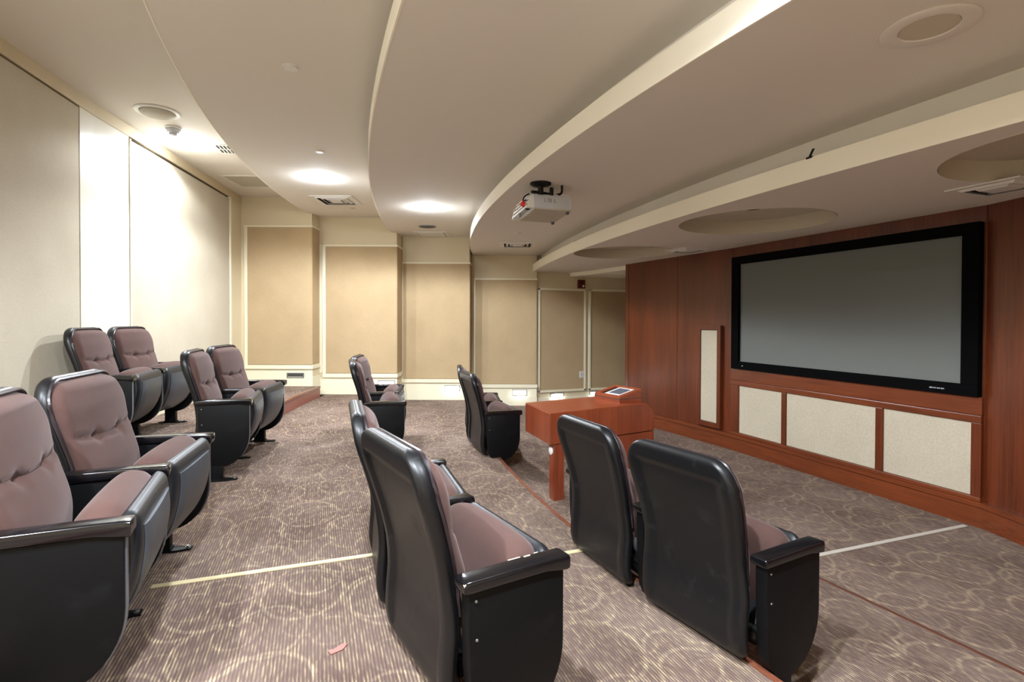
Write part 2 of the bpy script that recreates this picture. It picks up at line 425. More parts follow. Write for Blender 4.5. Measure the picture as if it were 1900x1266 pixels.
# ------------------------------------------------------------------ sawtooth end wall
def bayframe(l0, l1, d0, d1, z0, z1, bev=0):
    """box in bay coordinates (lateral, depth, height)"""
    return xf(box(l0, l1, d0, d1, z0, z1, bev), lambda p: (*wall_pt(p.x, p.y), p.z))
LB = [(-4.218, -3.112), (-3.128, -1.863), (-1.856, -.722), (-.714, .432)]
TOP = [ZC+1.42, ZC+1.166, ZC+.935, ZC+.692]
BOT = [ZC-.706, ZC-.87, ZC-1.0, ZC-1.131]
PAN = [(-4.11, -3.112), (-3.005, -1.866), (-1.845, -.726), (-.647, .424)]
wall_back = None
for k in range(4):
    l0, l1 = LB[k]; d = DB[k]; zf = FL[k]; zt = CE[k]
    dn = DB[k+1] if k < 3 else d+.10
    T = .012   # panels and trim stand proud by this much
    o = obj('wall_back' if k == 0 else 'wall_bay', bayframe(l0, l1+.0, d+T, d+.10, zf-.02, zt+.02), M['cream'], wall_back)
    if k == 0: wall_back = struct(o)
    # the return towards the next bay
    obj('wall_return', bayframe(l1-.10, l1-.001, d+.10, dn+.08, FL[min(k+1, 3)]-.02, zt+.02), M['cream'], wall_back)
    obj('wall_head', bayframe(l0, l1, d+.001, d+T, TOP[k]+.03, zt+.005), M['cream'], wall_back)
    p0, p1 = PAN[k]
    obj('fabric_panel', bayframe(p0, p1+.002, d-.006, d+T, BOT[k], TOP[k]), M['fabric'], wall_back)
    obj('fabric_panel', bayframe(l1-.004, l1+.008, d+.002, dn-.02, BOT[k], TOP[k]), M['fabric'], wall_back)
    obj('frame_stile', bayframe(p0-.05, p0-.002, d-.012, d+T, BOT[k]-.02, TOP[k]+.02, .004), M['trimc'], wall_back)
    if k == 0: obj('wall_pilaster', bayframe(l0, p0-.05, d, d+T, BOT[k], TOP[k]+.03), M['cream'], wall_back)
    else: obj('wall_pilaster', bayframe(l0, p0-.05, d+.004, d+T, BOT[k], TOP[k]+.03), M['trimc'], wall_back)
    for q, nm in ((TOP[k]+.002, 'frame_rail'), (BOT[k]-.075, 'sill_rail')):
        h = .028 if nm == 'frame_rail' else .06
        a, b = (p0-.05, l1+.018)
        obj(nm, bayframe(a, b, d-(.018 if nm == 'frame_rail' else .026), d+T, q, q+h, .004), M['trimc'], wall_back)
        obj(nm, bayframe(l1-.002, l1+.018, d+.004, dn-.01, q, q+h, .004), M['trimc'], wall_back)
    zb = zf
    obj('base_panel', bayframe(l0, l1+.006, d-.002, d+T, zb+.15, BOT[k]-.077), M['trimc'], wall_back)
    obj('baseboard', bayframe(l0, l1+.012, d-.010, d+T, zb, zb+.148, .004), M['trimc'], wall_back)
    zb2 = FL[min(k+1, 3)]
    obj('baseboard', bayframe(l1, l1+.012, d+.002, dn-.012, zb2, zf+.148, .004), M['trimc'], wall_back)
# plain wall beyond bay four
c4 = wall_pt(.432, DB[3])
obj('wall_bay', box(c4[0]-.02, 6.6, Y5, Y5+.1, -.02, CE[3]+.02), M['cream'], wall_back)
for a, b in ((3.743, 4.614), (4.757, 5.632)):
    z0, z1 = ZC-1.258, ZC+.52
    obj('fabric_panel', box(a, b, Y5-.012, Y5, z0, z1), M['fabric'], wall_back)
    for x in (a-.042, b+.002): obj('frame_stile', box(x, x+.04, Y5-.026, Y5, z0-.04, z1+.04, .006), M['trimc'], wall_back)
    for z in (z0-.042, z1+.002): obj('frame_rail', box(a-.042, b+.042, Y5-.026, Y5, z, z+.04, .006), M['trimc'], wall_back)
obj('baseboard', box(c4[0], 6.6, Y5-.014, Y5, 0, .13, .004), M['trimc'], wall_back)
obj('wall_return', box(6.6, 6.7, 7.0, Y5+.1, -.02, CE[4]+.02), M['cream'], wall_back)

# ------------------------------------------------------------------ rear wall of the theatre (left of the picture)
A0, A1, A2, A3 = (-2.52, Y0), (-2.35, 2.2), (-1.83, 5.72), (-1.08, 9.265)
def facet(a, b):
    a = Vector(a); b = Vector(b); t = (b-a).normalized(); n = Vector((t.y, -t.x))   # n points into the room (+x)
    def B(s0, s1, o0, o1, z0, z1, bev=0):
        return xf(box(s0, s1, o0, o1, z0, z1, bev), lambda p: (a.x+t.x*p.x+n.x*p.y, a.y+t.y*p.x+n.y*p.y, p.z))
    return B, (b-a).length
B0, L0 = facet(A0, A1); B1, L1 = facet(A1, A2); B2, L2 = facet(A2, A3)
zr = CE[0]+.02
wall_left = struct(obj('wall_left', merge(B0(-.1, L0, -.12, -.02, .40, zr), B1(0, L1, -.12, -.02, .40, zr), B2(0, L2+.05, -.12, -.02, .40, zr)), M['gap']))
PT = ZC+1.768; PB = FL[0]+.30
obj('wall_field', merge(B1(3.345, L1, -.02, 0, PB, PT+.02), B2(0, .545, -.02, 0, PB, PT+.02)), M['pale'], wall_left)
obj('fabric_panel', merge(B0(1.2, L0, -.02, .006, PB, PT), B1(0, 3.315, -.02, .006, PB, PT)), M['fabric2'], wall_left)
obj('fabric_panel', B2(.575, 3.125, -.02, .006, PB, PT-.012), M['fabric2'], wall_left)
obj('wall_head', merge(B0(-.1, L0, -.02, .008, PT+.02, zr), B1(0, L1, -.02, .008, PT+.02, zr), B2(0, L2, -.02, .008, PT+.02, zr)), M['cream'], wall_left)
obj('wall_field', B2(3.19, L2, -.02, .002, FL[0], PT+.02), M['cream'], wall_left)
obj('frame_stile', B2(3.13, 3.188, -.02, .018, PB-.02, PT+.018, .005), M['trimc'], wall_left)
obj('frame_stile', B2(.548, .570, -.02, .010, PB, PT), M['trimc'], wall_left)
obj('sill_rail', merge(B0(-.1, L0, -.02, .02, PB-.06, PB-.002), B1(0, L1, -.02, .02, PB-.06, PB-.002), B2(0, 3.19, -.02, .02, PB-.06, PB-.002)), M['trimc'], wall_left)
obj('baseboard', merge(B0(-.1, L0, -.02, .01, FL[0], PB-.062), B1(0, L1, -.02, .01, FL[0], PB-.062), B2(0, 3.19, -.02, .01, FL[0], PB-.062)), M['trimc'], wall_left)

# wall behind the photographer
wall_front = struct(obj('wall_front', box(-2.7, 4.6, Y0-.1, Y0, -.02, CE[0]+.05), M['cream']))
for x in (-2.2, -.7, .6, 1.9):
    obj('fabric_panel', box(x, x+1.1, Y0, Y0+.014, .9, 2.25), M['fabric'], wall_front)

# ------------------------------------------------------------------ cherry-panelled screen wall
def wallR(y0, y1, z0, z1, o0, o1, bev=0):
    """box on the screen wall; o = distance out into the room"""
    def fn(p): return (wingX(p.y)-p.x, p.y, p.z)
    return xf(box(o0, o1, y0, y1, z0, z1, bev), fn)
ZT = CE[4]+.05
def seg3(z0, z1, o0, o1, ya=Y0, yb=7.08):
    cuts = [ya]+[c for c in (2.47, 5.0) if ya < c < yb]+[yb]
    return merge(*[wallR(a, b, z0, z1, o0, o1) for a, b in zip(cuts, cuts[1:])])
wall_right = struct(obj('wall_right', seg3(-.02, ZT, -.12, -.006), M['wood']))
obj('wall_end_return', box(4.30, 6.6, 7.0, 7.08, -.02, ZT), M['wood'], wall_right).location.x = .152
for a, b in ((-.2, 1.0), (1.006, 2.462), (4.998, 5.932), (5.938, 7.08)):
    obj('wood_panel', wallR(a, b, .19, ZT, -.01, 0, .002), M['wood'], wall_right)
obj('wood_panel', wallR(2.474, 4.985, .19, ZT, -.01, .0, .002), M['wood'], wall_right)
# panelled box under the screen, slightly proud
Yl, Yr = 4.985, 2.474
zu = ZC-.56
obj('wood_panel', wallR(Yr, Yl, zu-.135, zu-.002, 0, .030, .003), M['woodh'], wall_right)
obj('frame_rail', wallR(Yr, Yl, ZC-.752, zu-.137, 0, .038, .006), M['woodh'], wall_right)
obj('frame_rail', wallR(Yr, Yl, .19, ZC-1.297, 0, .038, .006), M['woodh'], wall_right)
for a, b in ((4.866, Yl), (4.207, 4.262), (3.2, 3.262), (Yr, 2.54)):
    obj('frame_stile', wallR(a, b, ZC-1.297, ZC-.752, 0, .034, .004), M['wood'], wall_right)
for a, b in ((4.262, 4.866), (3.262, 4.207), (2.54, 3.2)):
    obj('fabric_panel', wallR(a+.002, b-.002, ZC-1.296, ZC-.753, .002, .020, .004), M['spk'], wall_right)
obj('baseboard', seg3(0, .150, -.006, .030), M['woodh'], wall_right)
obj('base_cap', seg3(.152, .19, -.006, .045), M['woodh'], wall_right)

# ------------------------------------------------------------------ projection screen
sc = thing('projection_screen', 'large blank grey projection screen in a wide black frame on the wood wall', 'screen', (4.6, 3.725, ZC-.56))
def SB(y0, y1, z0, z1, x0, x1, bev=0): return xf(box(-x1, -x0, y0-3.725, y1-3.725, z0+.56, z1+.56, bev), lambda p: tuple(p))
obj('screen_surface', SB(2.59, 4.86, -.485, .645, .02, .026), M['screen'], sc)
for y0, y1, z0, z1 in ((2.488, 4.96, .64, .727), (2.488, 4.96, -.56, -.474), (4.851, 4.96, -.474, .64), (2.488, 2.601, -.474, .64)):
    obj('frame_bar', SB(y0, y1, z0, z1, 0, .06, .006), M['velvet'], sc)
bd = obj('maker_badge', SB(2.70, 2.812, -.528, -.519, .059, .062), M['black'], sc)
for i, w in enumerate((.014, .008, .009, .006, .010, .007, .011, .006)):   # raised metal letters too small to read
    y = 2.81-i*.0138
    obj('badge_letter', SB(y-w, y, -.528+(.001 if i % 2 else 0), -.518, .061, .064), M['badge'], bd)
obj('maker_emblem', xf(prism([(0, 0), (.012, 0), (.020, .010), (.008, .012)], .058, .063), lambda p: (-p.z, 4.79-p.x-3.725, p.y-.525+.56)), M['badge'], sc)

# slim fabric speaker grille
sp = thing('speaker_grille', 'tall narrow wood-framed beige speaker grille left of the screen', 'speaker', (wingX(5.335), 5.335, .19), 0)
def SG(y0, y1, z0, z1, o0, o1, bev=0): return box(-o1, -o0, y0, y1, z0-.19, z1-.19, bev)
obj('grille_cloth', SG(-.135, .135, ZC-1.25, ZC-.125, 0, .03, .004), M['spk'], sp)
for y0, y1, z0, z1 in ((-.195, -.137, ZC-1.31, ZC-.065), (.137, .195, ZC-1.31, ZC-.065), (-.137, .137, ZC-.123, ZC-.065), (-.137, .137, ZC-1.31, ZC-1.252)):
    obj('frame_bar', SG(y0, y1, z0, z1, 0, .045, .005), M['wood'], sp)
sp.rotation_euler = (0, 0, .07)

# ------------------------------------------------------------------ theatre seats
xr = smooth_tab([(.15, .120), (.17, .098), (.20, .082), (.26, .070), (.34, .072), (.42, .078), (.50, .074), (.58, .062), (.66, .044), (.76, .016), (.86, -.012), (.98, -.032)])
ZTOP = .975
def hw_shell(z):
    w = lerp_tab([(.15, .24), (.20, .282), (.40, .285), (.55, .272), (.68, .286), (.80, .298), (1, .296)], z)
    R = .125
    if z > ZTOP-R: w = w-R+math.sqrt(max(0, R*R-(z-ZTOP+R)**2))
    return w
def ring_rect(hw, x0, x1, z, r, nE=30, nS=3, disp=None):
    """closed loop: rear edge (x0) then front edge (x1), rounded corners"""
    r = min(r, (x1-x0)/2*.98, hw*.9); pts = []
    for i in range(nE+1): pts.append((x0, -(hw-r)+2*(hw-r)*i/nE))
    for j in range(1, 5): a = PI/2*j/5; pts.append((x0+r-r*math.cos(a), hw-r+r*math.sin(a)))
    for j in range(nS): pts.append((x0+r+(x1-x0-2*r)*j/(nS-1), hw))
    for j in range(1, 5): a = PI/2*j/5; pts.append((x1-r+r*math.sin(a), hw-r+r*math.cos(a)))
    for i in range(nE+1): pts.append((x1, (hw-r)-2*(hw-r)*i/nE))
    for j in range(1, 5): a = PI/2*j/5; pts.append((x1-r+r*math.cos(a), -(hw-r)-r*math.sin(a)))
    for j in range(nS): pts.append((x1-r-(x1-x0-2*r)*j/(nS-1), -hw))
    for j in range(1, 5): a = PI/2*j/5; pts.append((x0+r-r*math.sin(a), -(hw-r)-r*math.cos(a)))
    out = []
    for x, y in pts:
        p = (x, y, z)
        if disp: p = (x+disp(x, y, z, x0, x1), y, z)
        out.append(p)
    return out
zs = [.15, .156, .168, .185, .20]+[.22+.022*i for i in range(28)]
zs = [z for z in zs if z < ZTOP-.125]+[ZTOP-.125+.125*math.sin(PI/2*i/14) for i in range(15)]
def shell_disp(x, y, z, x0, x1):
    if x < (x0+x1)/2-.005:
        inset = sstep(.0, .014, (hw_shell(min(z, .82))-.058)-abs(y))*sstep(0, .014, (ZTOP-.085)-z)*sstep(.20, .26, z)
        return .013*inset
    return 0
rings = []
for z in zs:
    t = 1.0
    if z > ZTOP-.034: t = math.sqrt(max(.02, 1-((z-ZTOP+.034)/.034)**2))
    if z < .19: t = .45+.55*math.sqrt((z-.15)/.04)
    xm = xr(z)+.025; th = .025*t
    # the rolled rim makes the upper third thicker
    th *= 1+.15*sstep(.70, .88, z)
    rings.append(ring_rect(hw_shell(z), xm-th, xm+th, z, .026, disp=shell_disp))
V_SHELL = loft(rings)
def hw_cush(z):
    w = lerp_tab([(.36, .255), (.55, .254), (.68, .268), (.80, .281), (1, .279)], z); R = .105; zt = ZTOP-.022
    if z > zt-R: w = w-R+math.sqrt(max(0, R*R-(z-zt+R)**2))
    return w
def cush_disp(x, y, z, x0, x1):
    if x < x0+.6*(x1-x0): return 0
    u = y/max(.05, hw_cush(z)); d = .022*(1-u*u)           # crown
    zc = .715-.012*math.cos(y*9)
    d -= .014*math.exp(-((z-zc)/.012)**2)*sstep(1.0, .86, abs(u))
    for s in (-1, 1): d -= .020*math.exp(-(((y-s*.105)/.026)**2+((z-zc)/.024)**2))
    d += .012*math.exp(-((z-.55)/.09)**2)+.010*math.exp(-((z-.84)/.06)**2)
    return d
rings = []; zt = ZTOP-.022
zc_ = [.37, .375, .385, .40]+[.42+.0125*i for i in range(40)]
zc_ = [z for z in zc_ if z < zt-.105]+[zt-.105+.105*math.sin(PI/2*i/12) for i in range(13)]
for z in zc_:
    t = 1.0
    if z > zt-.04: t = math.sqrt(max(.03, 1-((z-zt+.04)/.04)**2))
    if z < .40: t = .35+.65*math.sqrt(max(0, 1-((.40-z)/.03)**2))
    x0 = xr(z)+.026
    rings.append(ring_rect(hw_cush(z), x0, x0+.060*t, z, .032, nE=34, disp=cush_disp))
V_BACK = loft(rings)
def outline_path():
    pts = []
    zz = [.46+.03*i for i in range(13)]+[zt-.105+.105*math.sin(PI/2*i/8) for i in range(9)]
    zz = sorted(set(zz))
    for s in (1, -1):
        seq = zz if s > 0 else zz[::-1]
        for z in seq: pts.append((xr(z)+.052, s*(hw_cush(z)+.008), z+(.010 if z > zt-.03 else 0)))
    return pts
V_PIPE = tube(outline_path(), .008, 6)
def seat_loft(ctrl, hw, inset, n=6, ny=26, crown=0, cshift=None, edge=.05):
    P = spline(ctrl+[ctrl[0]], n)[:-1]
    cx = sum(p.x for p in P)/len(P); cz = sum(p.y for p in P)/len(P)
    rings = []
    for i in range(ny+1):
        y = hw*math.sin(PI/2*(-1+2*i/ny)); e = max(0, (abs(y)-(hw-edge))/edge)
        k = 1-inset*(1-math.sqrt(max(0, 1-e*e)))
        rings.append([(cx+(p.x-cx)*k+(crown*(1-(y/hw)**2) if p.x > cx and False else 0), y, cz+(p.y-cz)*k+crown*(1-(y/hw)**2)*sstep(cz, cz+.15, p.y)) for p in P])
    return loft(rings)
PAN_P = [(.392, .590, 0), (.412, .606, 0), (.438, .592, 0), (.450, .55, 0), (.452, .47, 0), (.432, .36, 0), (.378, .255, 0), (.29, .188, 0), (.19, .18, 0), (.135, .235, 0), (.15, .30, 0), (.26, .40, 0), (.36, .53, 0)]
CUS_P = [(.404, .588, 0), (.372, .616, 0), (.318, .622, 0), (.272, .592, 0), (.240, .53, 0), (.215, .46, 0), (.205, .37, 0), (.215, .32, 0), (.28, .40, 0), (.37, .53, 0)]
FWD = .03
PAN_P = [(x+FWD, z, q) for x, z, q in PAN_P]; CUS_P = [(x+FWD, z, q) for x, z, q in CUS_P]
V_PAN = seat_loft(PAN_P, .283, .22)
V_CUS = seat_loft(CUS_P, .270, .35, crown=.016, edge=.09)
def inset_panel():
    P = spline([(.4805, .545, 0), (.4835, .47, 0), (.464, .36, 0), (.411, .254, 0), (.33, .190, 0)], 6); V, Fs = [], []
    n = len(P)
    for q, off in ((0, .008), (1, -.004)):
        for i, p in enumerate(P):
            a = P[max(i-1, 0)]; b = P[min(i+1, n-1)]; t = (b-a).normalized(); nn = Vector((-t.y, t.x, 0))
            if nn.x < 0: nn = -nn
            w = .215-.03*sstep(.3, .19, p.y)
            bul = .010*math.exp(-((p.y-.44)/.12)**2)
            for j in range(13):
                u = -1+2*j/12; oo = off+(bul*(1-u*u) if q == 0 else 0)-(.004 if q == 0 and abs(u) == 1 else 0)
                V.append((p.x+nn.x*oo, u*w, p.y+nn.y*oo))
    m = n*13
    for q in (0, 1):
        for i in range(n-1):
            for j in range(12):
                a = q*m+i*13+j; Fs.append((a, a+1, a+14, a+13))
    for i in range(n-1):
        for j in (0, 12): a = i*13+j; Fs.append((a, a+13, a+13+m, a+m))
    for j in range(12):
        for i in (0, n-1): a = i*13+j; Fs.append((a, a+1, a+1+m, a+m))
    return V, Fs
V_INS = inset_panel()
def side_poly():
    pts = [(.112, .572), (.455, .572), (.455, .34)]
    for i in range(1, 11): a = PI/2*i/10; pts.append((.27+.185*math.cos(a), .34-.225*math.sin(a)))
    pts += [(.22, .115), (.17, .13), (.13, .20), (.116, .34), (.112, .47)]
    return pts
SP = side_poly()
def y_ext(poly, y0, y1, bev=.006): return swap(prism(poly, y0, y1, bev), (0, 2, 1))
V_SIDE = y_ext(SP, -.026, .026)
V_EDGE = merge(*[(lambda a, b: loft([[(a[0]+.0045, y, a[1]), (a[0]-.002, y, a[1]-.0), (b[0]-.002, y, b[1]), (b[0]+.0045, y, b[1]-.002)] for y in (-.010, .010)]))(SP[i], SP[i+1]) for i in range(1, 7)])
def arm_profile():
    rings = []
    xs = [.092, .096, .106, .122, .17, .28, .38, .44, .463, .472, .475]
    for i, x in enumerate(xs):
        e = {0: .55, 1: .85, len(xs)-2: .9, len(xs)-1: .6}.get(i, 1)
        hw = .036*(.9+.1*e); h = .020*e; zc = .592; drop = .012*sstep(.40, .46, x)
        ring = []
        for k in range(20):
            a = 2*PI*k/20; c, s = math.cos(a), math.sin(a)
            yy = hw*math.copysign(abs(c)**.30, c); zz = h*math.copysign(abs(s)**.38, s)
            ring.append((x, yy, zc+zz-(drop if s < 0 else drop*.15)))
        rings.append(ring)
    return loft(rings)
V_ARM = arm_profile()
V_POST = box(.175, .275, -.024, .024, .008, .16, .006)
V_PLATE = merge(prism([(.12, -.035), (.30, -.035), (.345, -.022), (.37, -.022), (.37, .022), (.345, .022), (.30, .035), (.12, .035)], 0, .010, .002), box(.17, .28, -.03, .03, .008, .02))
V_BOLT = lathe([(.013, .009), (.013, .014), (.008, .015), (.008, .021), (.001, .022)], 10, (.352, 0, 0))
V_BTN = lathe([(.010, -.004), (.012, 0), (.008, .004), (.001, .006)], 12)
def make_standard(root, y):
    p = obj('side_panel', V_SIDE, M['panel'], root, True); p.location.y = y
    e = obj('edge_strip', V_EDGE, M['edge'], p)
    for q, (bx, bz) in enumerate(((.135, .545), (.138, .43))):
        for s in (-1, 1):
            obj('screw', swap(lathe([(.005, .025), (.004, .0285), (.001, .029)], 8), (0, 2, 1)), M['bolt'], p).location = (bx, 0, bz)
            if s == 1: p.children[-1].rotation_euler.z = PI
            p.children[-1].location.x = bx
    a = obj('armrest', V_ARM, M['gloss'], root, True); a.location.y = y
    f = obj('foot', V_POST, M['panel'], root, True); f.location.y = y
    obj('base_plate', V_PLATE, M['panel'], f, True); obj('bolt', V_BOLT, M['bolt'], f, True)
def make_seat(both):
    root = thing('theatre_seat', 'x', 'theatre seat', group='theatre seats bolted down in pairs')
    sh = obj('back_shell', V_SHELL, M['shell'], root, True, 50)
    cu = obj('back_cushion', V_BACK, M['fab'], root, True, 60)
    obj('piping', V_PIPE, M['piping'], cu, True)
    for s in (-1, 1):
        zb = .715-.012*math.cos(.105*9); xb = xr(zb)+.026+.060+cush_disp(1, s*.105, zb, 0, .1)
        b = obj('tuft_button', V_BTN, M['button'], cu, True); b.rotation_euler = (0, PI/2, 0); b.location = (xb-.001, s*.105, zb)
    se = obj('seat_cushion', V_CUS, M['fab'], root, True, 60)
    pa = obj('seat_pan', V_PAN, M['pan'], root, True, 50)
    obj('pan_panel', V_INS, M['paninset'], pa, True, 50)
    hb = obj('pivot_bar', merge(swap(lathe([(.016, -.298), (.016, .298)], 12, (.17, .28, 0)), (0, 2, 1)), box(.14, .20, -.24, -.215, .25, .30), box(.14, .20, .215, .24, .25, .30)), M['black'], root, True)
    make_standard(root, .332)
    if both: make_standard(root, -.332)
    return root
def dup(root):
    r = root.copy(); COL.objects.link(r)
    for ch in list(root.children):
        c = ch.copy(); COL.objects.link(c); c.parent = r
        for g in list(ch.children):
            h = g.copy(); COL.objects.link(h); h.parent = c
    return r
protoA = make_seat(True); protoB = make_seat(False)
# (mid armrest tip x, y, floor tier, facing angle, labels of the near and the far seat)
PAIRS = [
    (-1.27, 5.58, 0, -4, -13, 'brown theatre seat on the raised rear platform, close against the beige wall', 'brown theatre seat on the rear platform, farther from camera of its pair'),
    (-.57, 2.595, 1, 4, -5, 'large brown theatre seat cut by the frame edge, black side panel nearest us', 'brown theatre seat with two tufts behind the seat cut by the frame'),
    (-.43, 5.18, 1, -2, -14, 'brown theatre seat below the wooden step, black side panel and foot facing us', 'brown theatre seat beside the wooden step riser, nearest the wall grille'),
    (.635, 2.235, 2, 11.5, -2, 'black-backed theatre seat with chipped armrest at the centre front, mauve cushion showing', 'black-backed theatre seat partly hidden behind the seat with the chipped armrest'),
    (.82, 5.69, 2, -2, -14, 'theatre seat seen side-on in the middle distance, glossy armrest and mauve back edge', 'theatre seat hidden behind the side-on seat, next to the glowing step light'),
    (1.86, 2.305, 3, 9.5, 3.0, 'scuffed black theatre seat back nearest the bottom right, one armrest visible', 'scuffed black theatre seat back directly in front of the wooden console'),
    (1.97, 5.68, 3, -2, -14, 'theatre seat with black side panel at the carpet edge left of the wooden console', 'farthest theatre seat of the front row, mostly behind its neighbour left of console'),
]
usedA = usedB = False
for (tx, ty, tier, rot1, rot2, la, lb) in PAIRS:
    for which, rot, off, lab in ((0, rot1, -.332, la), (1, rot2, .332, lb)):
        a = math.radians(rot); c, s = math.cos(a), math.sin(a)
        px, py = tx-.21*math.cos(math.radians(rot1)), ty-.21*math.sin(math.radians(rot1))
        ox, oy = px-.265*c, py-.265*s
        if which == 0: r = protoA if not usedA else dup(protoA); usedA = True
        else: r = protoB if not usedB else dup(protoB); usedB = True
        r.location = (ox-s*off, oy+c*off, FL[tier]+.0005); r.rotation_euler = (0, 0, a); r['label'] = lab
        if 'chipped' in lab and which == 0:      # bare chips in the lacquer of this armrest
            arm = [c_ for c_ in r.children if c_.name.startswith('armrest')][0]
            if arm.location.y > 0: arm = [c_ for c_ in r.children if c_.name.startswith('armrest')][1]
            for qx, qy, qz, sx_, sy_, sz_ in ((.30, .030, .6105, .030, .004, .003), (.345, .024, .612, .016, .005, .002), (.385, .033, .609, .010, .003, .004), (.100, -.030, .600, .010, .008, .010), (.098, -.026, .588, .005, .006, .012), (.470, -.010, .602, .004, .010, .004)):
                obj('lacquer_chip', xf(box(-sx_, sx_, -sy_, sy_, -sz_, sz_, .002), lambda p: (qx+p.x*.75, qy+p.y*.55, qz+p.z*.55)), M['chip'], arm)

# ------------------------------------------------------------------ console table
ta = math.atan2(.204, 1.055)
tb = thing('console_table', 'low cherry wood console with one square leg and a sloped corner', 'table', (1.825, 4.038, 0), 0)
ct, st = math.cos(ta), math.sin(ta)
def TP(s, w, z): return (s*ct+.017/.6*w, s*st+w, z)     # s along the front, w to the back (parallelogram plan)
prof = [(0, .478), (1.206, .478), (1.206, .644), (1.10, .738), (0, .738)]
bm = bmesh.new(); A = [bm.verts.new(TP(s, 0, z)) for s, z in prof]; Bv = [bm.verts.new(TP(s, .60, z)) for s, z in prof]
bm.faces.new(A); bm.faces.new(Bv[::-1])
for i in range(5): bm.faces.new((A[i], Bv[i], Bv[(i+1) % 5], A[(i+1) % 5]))
bmesh.ops.recalc_face_normals(bm, faces=bm.faces); bmesh.ops.bevel(bm, geom=bm.edges[:], offset=.003, segments=1, affect='EDGES')
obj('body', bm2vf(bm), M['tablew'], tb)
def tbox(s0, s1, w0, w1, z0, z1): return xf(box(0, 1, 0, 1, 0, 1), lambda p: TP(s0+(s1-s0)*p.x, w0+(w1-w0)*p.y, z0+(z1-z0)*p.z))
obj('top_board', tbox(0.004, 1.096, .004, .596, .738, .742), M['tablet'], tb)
obj('leg', tbox(.045, .150, .01, .115, 0, .478), M['tablew'], tb)
obj('pedestal', tbox(.62, 1.200, .004, .590, 0, .470), M['tablew'], tb)
obj('pedestal_gap', tbox(.64, 1.19, .02, .58, .468, .480), M['gap'], tb)
bx_, by_, _ = TP(.045, .070, 0)
bdg = obj('cable_grommet', merge(swap(lathe([(.034, -.004), (.034, .004), (.028, .007), (.001, .006)], 20), (2, 0, 1))), M['white'], tb, True)
bdg.location = (bx_-.004, by_, .41); bdg.rotation_euler = (0, 0, PI)
bdg['label'] = 'small round white grommet near the top of the leg'

# touch panel wedge on the console
cp = thing('control_box', 'small sloped wooden control box with a touch panel on the console', 'control panel', (1.825+TP(.845, .12, 0)[0], 4.038+TP(.845, .12, 0)[1], .7422), ta)
wl, wd = .275, .36
wp = [(0, 0), (wl, 0), (wl, .105), (0, .045)]
V = [(x, 0, z) for x, z in wp]+[(x, wd, z) for x, z in wp]
Fq = [(0, 1, 2, 3), (7, 6, 5, 4), (0, 4, 5, 1), (1, 5, 6, 2), (3, 7, 4, 0), (2, 6, 7, 3)]
obj('housing', (V, Fq), M['tablew'], cp)
sl = math.atan2(.06, wl)
def on_slope(u, w, h): return (u*math.cos(sl)-h*math.sin(sl), w, .045+u*math.sin(sl)+h*math.cos(sl))
def sbx(u0, u1, w0, w1, h0, h1): return xf(box(u0, u1, w0, w1, h0, h1), lambda p: on_slope(p.x, p.y, p.z))
LS = wl/math.cos(sl)
for u0, u1, w0, w1 in ((0, .03, 0, wd), (LS-.03, LS, 0, wd), (.03, LS-.03, 0, .04), (.03, LS-.03, wd-.04, wd)):
    obj('rim', sbx(u0, u1, w0, w1, 0, .014), M['tablet'], cp)
obj('rim_shadow_line', box(-.002, wl, -.002, wd+.002, .030, .036), M['gap'], cp)
tp = obj('touch_panel', sbx(.045, LS-.035, .05, wd-.10, 0, .008), M['white'], cp)
obj('display', sbx(.075, LS-.06, .075, wd-.13, .008, .0095), M['lcd'], tp)
obj('cable_well', sbx(.035, LS-.035, wd-.095, wd-.045, .0005, .002), M['black'], cp)

# ------------------------------------------------------------------ projector
pj = thing('projector', 'white ceiling projector hanging from a black mount, red cable plug behind', 'projector', (1.845, 4.265, ZC+.995-.06), 0)
g = Matrix.Rotation(math.radians(-6.5), 4, 'X')
def PB_(x0, x1, y0, y1, z0, z1, bev=0): return xf(box(x0, x1, y0, y1, z0, z1, bev, 3), lambda p: tuple(g @ p))
obj('case', PB_(-.150, .195, -.185, .185, -.03, .09, .012), M['proj'], pj, True)
obj('case_top', PB_(-.170, .185, -.175, .175, .09, .100, .004), M['white'], pj, True)
obj('bottom_tray', PB_(-.145, .190, -.178, .178, -.040, -.029, .003), M['mesh'], pj)
for y in (-.184, .166): obj('rear_shroud', xf(prism([(-.150, -.03), (-.150, .095), (-.190, .06), (-.215, -.035), (-.190, -.035)], y, y+.018), lambda p: tuple(g @ Vector((p.x, p.z, p.y)))), M['white'], pj)
for z in (.052, .012, -.028): obj('shroud_bar', PB_(-.205+(z*.4), -.195+(z*.4), -.17, .17, z, z+.014), M['white'], pj)
obj('connector_panel', PB_(-.152, -.148, -.16, .16, -.02, .08), M['grey'], pj)
for x in (-.01, .04, -.05):   # raised mark in the middle of the side
    if x == -.01: obj('side_mark', merge(PB_(x-.016, x+.016, -.188, -.184, .022, .026), PB_(x-.016, x+.016, -.188, -.184, .050, .054), PB_(x-.016, x-.012, -.188, -.184, .026, .050), PB_(x+.012, x+.016, -.188, -.184, .026, .050), PB_(x-.004, x+.004, -.188, -.184, .034, .042)), M['grey'], pj)
    else: obj('side_mark', merge(PB_(x-.008, x-.005, -.188, -.184, .022, .052), PB_(x-.008, x+.008, -.188, -.184, .022, .026)), M['grey'], pj)
for y in (-.15, .15): obj('adjuster_foot', xf(lathe([(.014, -.058), (.016, -.04), (.016, -.038)], 12, (.165, y, 0)), lambda p: tuple(g @ p)), M['darkgrey'], pj)
